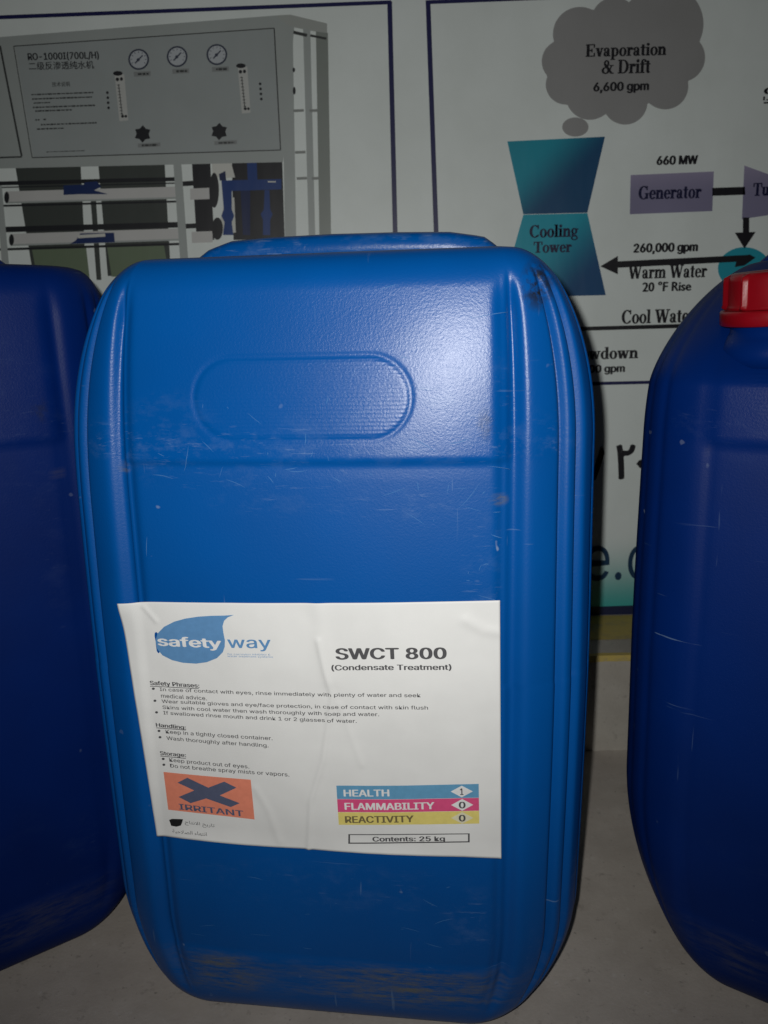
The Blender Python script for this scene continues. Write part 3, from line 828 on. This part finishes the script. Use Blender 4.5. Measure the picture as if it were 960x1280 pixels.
# --- cooling tower diagram, printed
CIRC = [(725, 43, 34), (768, 26, 29), (829, 30, 50), (850, 72, 31), (831, 108, 29), (781, 128, 28), (737, 120, 30), (707, 106, 25), (704, 77, 27), (775, 78, 62)]
cl = []
for k in range(220):
    a = 2 * math.pi * k / 220; ux, uy = math.cos(a), math.sin(a); best = 0
    for cx, cy, r in CIRC:
        ox, oy = 778 - cx, 72 - cy
        bq = ox * ux + oy * uy; cq = ox * ox + oy * oy - r * r
        disc = bq * bq - cq
        if disc > 0: best = max(best, -bq + math.sqrt(disc))
    cl.append((778 + ux * best, 72 + uy * best))
CLG = vm('cloud_grey', (0.31, 0.315, 0.315))
flat('printed_cloud', [cl], CLG, 2)
flat('printed_cloud', [ell(719, 159, 16.5, 12)], CLG, 2)
swords('Evaporation', (732, 55, 832, 75)); swords('& Drift', (752, 75, 812, 92.5)); words('6,600 gpm', (742, 103, 810, 117), bold=0.03)
bx_, bz_ = ban(695, 270)
flat('printed_tower', [[(634, 177), (756, 171), (734, 266), (654, 268)]], vm('tower_upper', (0.012, 0.28, 0.38), (0.008, 0.07, 0.17), 'D', -0.335, -0.27), 2)
flat('printed_tower', [[(654, 268.6), (734, 266.6), (757, 369), (625, 372)]], vm('tower_lower', (0.015, 0.34, 0.45), (0.008, 0.07, 0.19), 'D', -0.24, -0.155), 2)
TXN = vm('text_navy', (0.008, 0.010, 0.05))
swords('Cooling', (662, 281, 722, 301), TXN); swords('Tower', (667, 302, 714, 316), TXN)
flat('printed_generator', [[(788, 219), (892, 214.5), (890, 264), (787, 268)]], vm('violet', (0.42, 0.38, 0.53), (0.23, 0.22, 0.34), 'Z', 0.505, 0.452), 2)
swords('Generator', (798, 232, 876, 249), TXN)
words('660 MW', (821, 195, 871, 206), bold=0.035)
flat('printed_link', [line(890, 240, 931, 238.6, 10)], BLK, 2)
flat('printed_turbine', [[(930, 207), (1010, 236), (1008, 262), (927, 274)]], VM['violet'], 2)
swords('Tur', (941, 229, 968, 245), TXN)
flat('printed_arrow', [line(932, 272, 932, 293, 8), [(918, 291), (944, 290), (930, 311)]], BLK, 3)
flat('printed_condenser', [ell(930, 336, 33, 27, 40)], vm('cyan', (0.02, 0.33, 0.43)), 2)
words('260,000 gpm', (792, 304, 871, 318), bold=0.035)
flat('printed_arrow', [line(768, 331, 938, 322.5, 8), [(750, 333), (772, 320), (772, 343)], [(936, 318), (944, 322), (930, 332), (918, 334), (920, 326)]], BLK, 3)
swords('Warm Water', (785, 331.5, 883, 348)); words('20 °F Rise', (803, 352, 863, 364), bold=0.03)
swords('Cool Water', (777, 386.5, 868, 404))
flat('printed_link', [line(640, 413.5, 990, 403.5, 5)], BLK, 2)
swords('Blowdown', (707, 434, 797, 449)); words('400 gpm', (728, 456, 780, 468), bold=0.03)
swords('S', (954, 110, 966, 126)); flat('printed_link', [line(954, 129, 975, 128, 2)], BLK, 3)
words('۸۲۰', (739, 556, 805, 599), BLK, 4, 0.02)
words('e.com', (731, 680, 905, 724), INKN, 4, -0.002)

# ------------------------------------------------------------------ centre can
YAW = 0.1294
C_POS = (-0.023, 0.525, 0.0)
can1 = empty('jerrycan', C_POS, -YAW)
tag(can1, 'bright blue plastic jerrycan in the middle carrying a white product label', 'jerrycan', 'blue jerrycans standing in a row')
can_body('body', M_BLUE, can1, True, 0.0)
add_handle(can1, M_BLUE)
add_cap(can1, M_RED, M_BLUE, (0.100, 0.066, 0.436), (math.radians(-20), 0), 0.2)

# scratches gouged through the skin's gloss: each a thin curved sliver lying on the surface
M_SCR = simple('scratched_plastic', (0.045, 0.145, 0.34), 0.7, 0.2)
rs = random.Random(21)
V, F = [], []
spots = [(rs.gauss(-.055, .035), rs.gauss(.366, .014)) for _ in range(11)] + [(rs.gauss(.03, .03), rs.gauss(.352, .012)) for _ in range(9)] \
    + [(rs.uniform(-.1, .1), rs.uniform(.30, .45)) for _ in range(16)] + [(rs.gauss(.088, .006), rs.uniform(.28, .35)) for _ in range(14)] \
    + [(rs.uniform(-.09, .09), rs.uniform(.05, .11)) for _ in range(14)]
for (sx, sz) in spots:
    if abs(sx) > .104: continue
    ln = rs.choice([.0015, .002, .003, .005, .009, .014]) * rs.uniform(.7, 1.3); w = rs.uniform(.00006, .00016)
    ang_ = rs.choice([rs.gauss(-.45, .25), rs.gauss(-.2, .5), rs.gauss(1.4, .25)]) if sz > .12 else rs.gauss(0, .25)
    cur = rs.uniform(-.25, .25); st = len(V); ns_ = 6
    for k in range(ns_ + 1):
        t = k / ns_ - .5
        px_, pz_ = sx + math.cos(ang_ + cur * t) * ln * t, sz + math.sin(ang_ + cur * t) * ln * t
        ww = w * (1 - (2 * t) ** 2) + .00003
        for sg in (-1, 1):
            qx, qz = px_ - math.sin(ang_) * ww * sg, pz_ + math.cos(ang_) * ww * sg
            y = -CB - float(front_shape(np.array([qx]), np.array([qz]))[0]) - mnoise.noise((qx * 14, -CB * 14, qz * 9)) * .0007 - .00022
            V.append((qx, y, qz))
    F += [(st + 2 * k, st + 2 * k + 2, st + 2 * k + 3, st + 2 * k + 1) for k in range(ns_)]
scr = mesh_obj('scratches', V, F, M_SCR, can1)
scr['kind'] = 'stuff'

# paper label on the front recess
def can_local(px, py):
    """where the photograph's pixel meets the front skin of the centre can, in the can's own x, z."""
    d = pix_ray(px, py); o = Vector((0, 0, CAM_Z)) - Vector(C_POS)
    c, s = math.cos(YAW), math.sin(YAW)
    ol = Vector((o.x * c - o.y * s, o.x * s + o.y * c, o.z)); dl = Vector((d.x * c - d.y * s, d.x * s + d.y * c, d.z))
    y = -CB
    for _ in range(8):
        t = (y - ol.y) / dl.y
        x, z = ol.x + dl.x * t, ol.z + dl.z * t
        y = skin_y(x, z)
    return x, z
def skin_y(x, z):
    return -CB - float(front_shape(np.array([x]), np.array([z]), False)[0]) 
CORN = [can_local(150, 752), can_local(625, 750), can_local(197, 1044), can_local(626.5, 1071)]
print('label corners', [(round(a, 4), round(b, 4)) for a, b in CORN])
def uv2face(u, v):
    (ax, az), (bx, bz), (cx, cz), (dx, dz) = CORN
    x = (ax * (1 - u) + bx * u) * (1 - v) + (cx * (1 - u) + dx * u) * v
    z = (az * (1 - u) + bz * u) * (1 - v) + (cz * (1 - u) + dz * u) * v
    return x, z
def face2uv(x, z):
    u = v = 0.5
    for _ in range(20):
        fx, fz = uv2face(u, v)
        e = 1e-5
        a = uv2face(u + e, v); b_ = uv2face(u, v + e)
        J = np.array([[(a[0] - fx) / e, (b_[0] - fx) / e], [(a[1] - fz) / e, (b_[1] - fz) / e]])
        du, dv = np.linalg.solve(J, [x - fx, z - fz]); u += du; v += dv
    return u, v
def LP(px, py): return face2uv(*can_local(px, py))
def crease(u, v, pts, h, w):
    best = 9
    for (a, b_), (c_, d_) in zip(pts[:-1], pts[1:]):
        t = max(0, min(1, ((u - a) * (c_ - a) + (v - b_) * (d_ - b_)) / ((c_ - a) ** 2 + (d_ - b_) ** 2 + 1e-9)))
        best = min(best, math.hypot((u - a - t * (c_ - a)) * 1.35, v - b_ - t * (d_ - b_)))
    return h * math.exp(-(best / w) ** 2)
CR1 = [LP(*p) for p in ((398, 800), (407, 840), (416, 870), (404, 950), (389, 1000), (386, 1070))]
CR2 = [LP(*p) for p in ((425, 880), (445, 935), (452, 955))]
CR3 = [LP(*p) for p in ((180, 757), (196, 776))]
CR4 = [LP(*p) for p in ((320, 985), (335, 1010), (350, 1050))]
CR5 = [LP(*p) for p in ((583, 775), (605, 787), (626, 790))]
CR6 = [LP(*p) for p in ((396, 745), (402, 800), (412, 850))]
def paper(u, v):
    x, z = uv2face(u, v)
    y = -CB - float(front_shape(np.array([x]), np.array([z]), False)[0]) - 0.0007
    y -= crease(u, v, CR1, 0.0008, 0.010) + crease(u, v, CR2, 0.0003, 0.012) + crease(u, v, CR3, 0.0006, 0.008) + crease(u, v, CR4, 0.00035, 0.015) + crease(u, v, CR5, 0.0007, 0.02) + crease(u, v, CR6, 0.0006, 0.03)
    y -= 0.0004 * mnoise.noise((u * 5, v * 4, 2)) + 0.00012 * mnoise.noise((u * 18, v * 14, 5))
    # lifted top-left corner and loose lower edge
    y -= 0.0030 * math.exp(-((u / 0.05) ** 2 + (v / 0.08) ** 2)) + 0.0010 * max(0, (v - 0.93) / 0.07) ** 2 * (0.4 + abs(math.sin(u * 7)))
    return Vector((x, y, z))
NU, NV = 190, 130
_pg = np.array([[tuple(paper(i / NU, j / NV)) for i in range(NU + 1)] for j in range(NV + 1)])
def paper_at(u, v):
    a = min(max(u, 0), 1) * NU; b_ = min(max(v, 0), 1) * NV
    i, j = min(int(a), NU - 1), min(int(b_), NV - 1); fa, fb = a - i, b_ - j
    return (_pg[j, i] * (1 - fa) + _pg[j, i + 1] * fa) * (1 - fb) + (_pg[j + 1, i] * (1 - fa) + _pg[j + 1, i + 1] * fa) * fb
V = [tuple(_pg[j, i]) for j in range(NV + 1) for i in range(NU + 1)]
F = [(a + NU + 1, a + NU + 2, a + 1, a) for j in range(NV) for a in range(j * (NU + 1), j * (NU + 1) + NU)]
label = mesh_obj('label', V, F, M_PAPER, can1, True)
sol = label.modifiers.new('thickness', 'SOLIDIFY'); sol.thickness = 0.00025; sol.offset = -1

import bmesh
def on_label(name, V2, F2, mat, layer, sub=0.004):
    """lay flat artwork (u, v) on the creased paper."""
    bm = bmesh.new()
    vs = [bm.verts.new((p[0] * .21, p[1] * .155, p[2] if len(p) > 2 else 0)) for p in V2]
    for f in F2:
        try: bm.faces.new([vs[i] for i in f])
        except ValueError: pass
    bm.normal_update()
    if sub:
        bmesh.ops.triangulate(bm, faces=bm.faces[:])
        for _ in range(6):
            es = [e for e in bm.edges if e.calc_length() > sub]
            if not es: break
            es = [e for e in bm.edges if e.calc_length() > sub]
            bmesh.ops.subdivide_edges(bm, edges=es, cuts=1)
            bm.normal_update()
            bmesh.ops.triangulate(bm, faces=[f for f in bm.faces if len(f.verts) > 3])
        bmesh.ops.triangulate(bm, faces=[f for f in bm.faces if len(f.verts) > 3])
    bmesh.ops.recalc_face_normals(bm, faces=bm.faces[:])
    for v in bm.verts:
        p = paper_at(v.co.x / .21, v.co.y / .155)
        v.co = Vector((p[0], p[1] - 0.00016 * layer - 0.00003 * v.co.z, p[2]))
    me = bpy.data.meshes.new(name); bm.to_mesh(me); bm.free()
    me.materials.append(mat)
    o = bpy.data.objects.new(name, me); COL.objects.link(o); o.parent = label
    return o
def lab_poly(name, pts, mat, layer, sub=0.004):
    V2 = [LP(*p) for p in pts]
    return on_label(name, V2, [tuple(range(len(V2)))], mat, layer, sub)
def lab_text(body, p0, p1, h, mat=INK_DARK, layer=1, bold=0.0, name='lettering', italic=False):
    u0, v0 = LP(*p0); u1, v1 = LP(*p1)
    xm, ym = (p0[0] + p1[0]) / 2, (p0[1] + p1[1]) / 2
    hv = LP(xm, ym + h / 2)[1] - LP(xm, ym - h / 2)[1]
    V2, F2 = text2d(body, bold)
    W = [(u0 + a * (u1 - u0), (v0 + (v1 - v0) * a) + hv / 2 - b_ * hv) for a, b_, _ in V2]
    W = [(p[0], p[1], q[2]) for p, q in zip(W, V2)]
    return on_label(name, W, F2, mat, layer, 0)
def C4(x, y): return (140 + x / 3.692, 740 + y / 3.692)
def C6(x, y): return (140 + x / 3.692, 900 + y / 3.692)
def C5(x, y): return (390 + x / 3.84, 740 + y / 3.84)
def C7(x, y): return (390 + x / 3.84, 900 + y / 3.84)
drop = [(565, 103), (520, 106), (460, 107), (400, 111), (340, 120), (290, 134), (243, 158), (212, 190), (203, 225), (210, 260), (235, 290), (280, 312), (330, 324), (390, 328), (440, 321), (487, 302), (514, 275), (523, 250), (524, 220), (517, 185), (513, 155), (520, 130), (537, 114)]
lab_poly('logo_drop', [C4(*p) for p in drop], INK_LOGO, 1)
lab_text('safety', C4(216, 228), C4(505, 238), 15.5, INK_WHITE, 2, 0.018)
lab_text('way', C4(538, 242), C4(735, 244), 14.5, INK_LOGO, 1, 0.008)
lab_text('for corrosion inhibitor &', C4(535, 283), C4(733, 286), 2.3, INK_LOGO)
lab_text('water treatment systems', C4(535, 294), C4(745, 298), 2.6, INK_LOGO)
lab_text('SWCT 800', C5(118, 294), C5(642, 290), 14.2, INK_DARK, 1, 0.022)
lab_text('(Condensate Treatment)', C5(97, 361), C5(668, 358), 8.2, INK_DARK, 1, 0.018)
def underline(p0, p1, w=0.8): lab_poly('underline', line(*p0, *p1, w), INK_DARK, 1)
lab_text('Safety Phrases:', (188.5, 853.2), (249.5, 857), 6.6, INK_DARK, 1, 0.02); underline((188.5, 856.8), (249, 860.2))
lab_text('In case of contact with eyes, rinse immediately with plenty of water and seek', (200.5, 861.2), (526, 869), 5.8, INK_DARK, 1, 0.006)
lab_text('medical advice.', (202, 868.6), (259, 872.2), 5, INK_DARK, 1, 0.006)
lab_text('Wear suitable gloves and eye/face protection, in case of contact with skin flush', (203, 876), (535, 884.4), 5.8, INK_DARK, 1, 0.006)
lab_text('Skins with cool water then wash thoroughly with soap and water.', (204, 883.6), (474, 892.8), 5.8, INK_DARK, 1, 0.006)
lab_text('If swallowed rinse mouth and drink 1 or 2 glasses of water.', (205, 890.5), (446, 901), 5.8, INK_DARK, 1, 0.006)
lab_text('Handling:', (196, 905.6), (233, 909), 6, INK_DARK, 1, 0.02); underline((196, 908.8), (233, 911.6))
lab_text('Keep in a tightly closed container.', (208, 914), (341, 922.6), 6, INK_DARK, 1, 0.006)
lab_text('Wash thoroughly after handling.', (209, 922), (336, 931.5), 6, INK_DARK, 1, 0.006)
lab_text('Storage:', (201, 940.8), (233, 943.6), 6, INK_DARK, 1, 0.02); underline((201, 944), (233, 947))
lab_text('Keep product out of eyes.', (212.5, 949.2), (312, 957.8), 6, INK_DARK, 1, 0.006)
lab_text('Do not breathe spray mists or vapors.', (213.5, 956.5), (362, 968), 6, INK_DARK, 1, 0.006)
for bxp in ((192.5, 860), (194.5, 875), (196.5, 889.5), (199.5, 912.7), (200.8, 920.6), (204.7, 947.7), (205.5, 955)):
    lab_poly('bullet', ell(*bxp, 1.9, 1.5, 10), INK_DARK, 1)
lab_poly('hazard_square', [C6(240, 236), C6(642, 272), C6(660, 455), C6(262, 410)], INK_ORANGE, 1)
lab_poly('hazard_cross', [C6(*p) for p in ((305, 285), (350, 262), (447, 308), (520, 280), (577, 308), (500, 344), (592, 380), (550, 398), (437, 358), (365, 380), (310, 351), (382, 321))], INK_CROSS, 2)
lab_text('IRRITANT', C6(313, 395), C6(607, 428), 7.0, INK_CROSS, 2, 0.014)
lab_poly('marker_blot', [C6(*p) for p in ((266, 457), (280, 452), (330, 454), (326, 470), (320, 483), (300, 488), (276, 484))], INK_BLACK, 1)
lab_text('ﺝﺎﺘﻧﻻﺍ ﺦﻳﺭﺎﺗ', C6(338, 470), C6(475, 488), 6, INK_DARK, 1)
lab_text('ﺔﻴﺣﻼﺼﻟﺍ ﺀﺎﻬﺘﻧﺍ', C6(282, 508), C6(440, 523), 5, INK_DARK, 1)
lab_poly('rating_bar', [C7(118, 311), C7(800, 303), C7(801, 369), C7(122, 375)], INK_HBLUE, 1)
lab_poly('rating_bar', [C7(122, 376), C7(801, 370), C7(802, 431), C7(126, 437)], INK_HRED, 1)
lab_poly('rating_bar', [C7(126, 438), C7(802, 432), C7(803, 492), C7(130, 498)], INK_HYEL, 1)
for cx, cy, dg_, mt_ in ((719, 339, '1', INK_WHITE), (721, 403, '0', INK_WHITE), (721, 465, '0', ink('label_ink_pale', (0.66, 0.63, 0.45)))):
    lab_poly('rating_diamond', [C7(cx - 53, cy + .5), C7(cx, cy + 28), C7(cx + 53, cy - .5), C7(cx, cy - 28)], mt_, 2)
    lab_text(dg_, C7(cx - (7 if dg_ == '1' else 14), cy), C7(cx + (7 if dg_ == '1' else 14), cy), 8.0, INK_DARK, 3, 0.02)
lab_text('HEALTH', C7(155, 346), C7(370, 344), 8.2, INK_WHITE, 2, 0.02)
lab_text('FLAMMABILITY', C7(160, 409), C7(586, 406), 8.4, INK_WHITE, 2, 0.02)
lab_text('REACTIVITY', C7(162, 472), C7(487, 469), 8.4, INK_OLIVE, 2, 0.02)
for q in (((176, 545), (757, 541), 3.5), ((176, 585), (757, 579), 4.5)):
    lab_poly('contents_frame', line(*C7(*q[0]), *C7(*q[1]), q[2] / 3.84 * 1.2), INK_DARK, 1)
for q in (((180, 543), (180, 587), 8), ((753, 539), (753, 581), 8)):
    lab_poly('contents_frame', line(*C7(*q[0]), *C7(*q[1]), q[2] / 3.84), INK_DARK, 2)
lab_text('Contents: 25 kg', C7(293, 570), C7(637, 568), 7.4, INK_DARK, 1, 0.02)

# ------------------------------------------------------------------ neighbours
SH.update(inset=0.020, h=0.040, rb=0.095, bi=0.076)
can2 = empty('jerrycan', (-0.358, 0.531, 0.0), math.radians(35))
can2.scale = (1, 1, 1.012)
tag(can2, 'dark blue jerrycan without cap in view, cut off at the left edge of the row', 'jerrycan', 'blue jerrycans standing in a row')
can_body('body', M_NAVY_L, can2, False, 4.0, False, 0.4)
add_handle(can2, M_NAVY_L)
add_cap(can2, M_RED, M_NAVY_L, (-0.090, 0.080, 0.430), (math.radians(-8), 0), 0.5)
SH.update(inset=0.047, h=0.105, rb=0.128, bi=0.098)
GRIP['x'] = -0.028
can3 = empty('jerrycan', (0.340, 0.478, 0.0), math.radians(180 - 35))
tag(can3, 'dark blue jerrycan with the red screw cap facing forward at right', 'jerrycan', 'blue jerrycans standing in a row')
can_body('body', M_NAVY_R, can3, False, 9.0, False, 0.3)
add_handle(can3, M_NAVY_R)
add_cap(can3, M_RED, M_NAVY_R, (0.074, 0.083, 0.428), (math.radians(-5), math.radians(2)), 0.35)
bpy.context.view_layer.update()
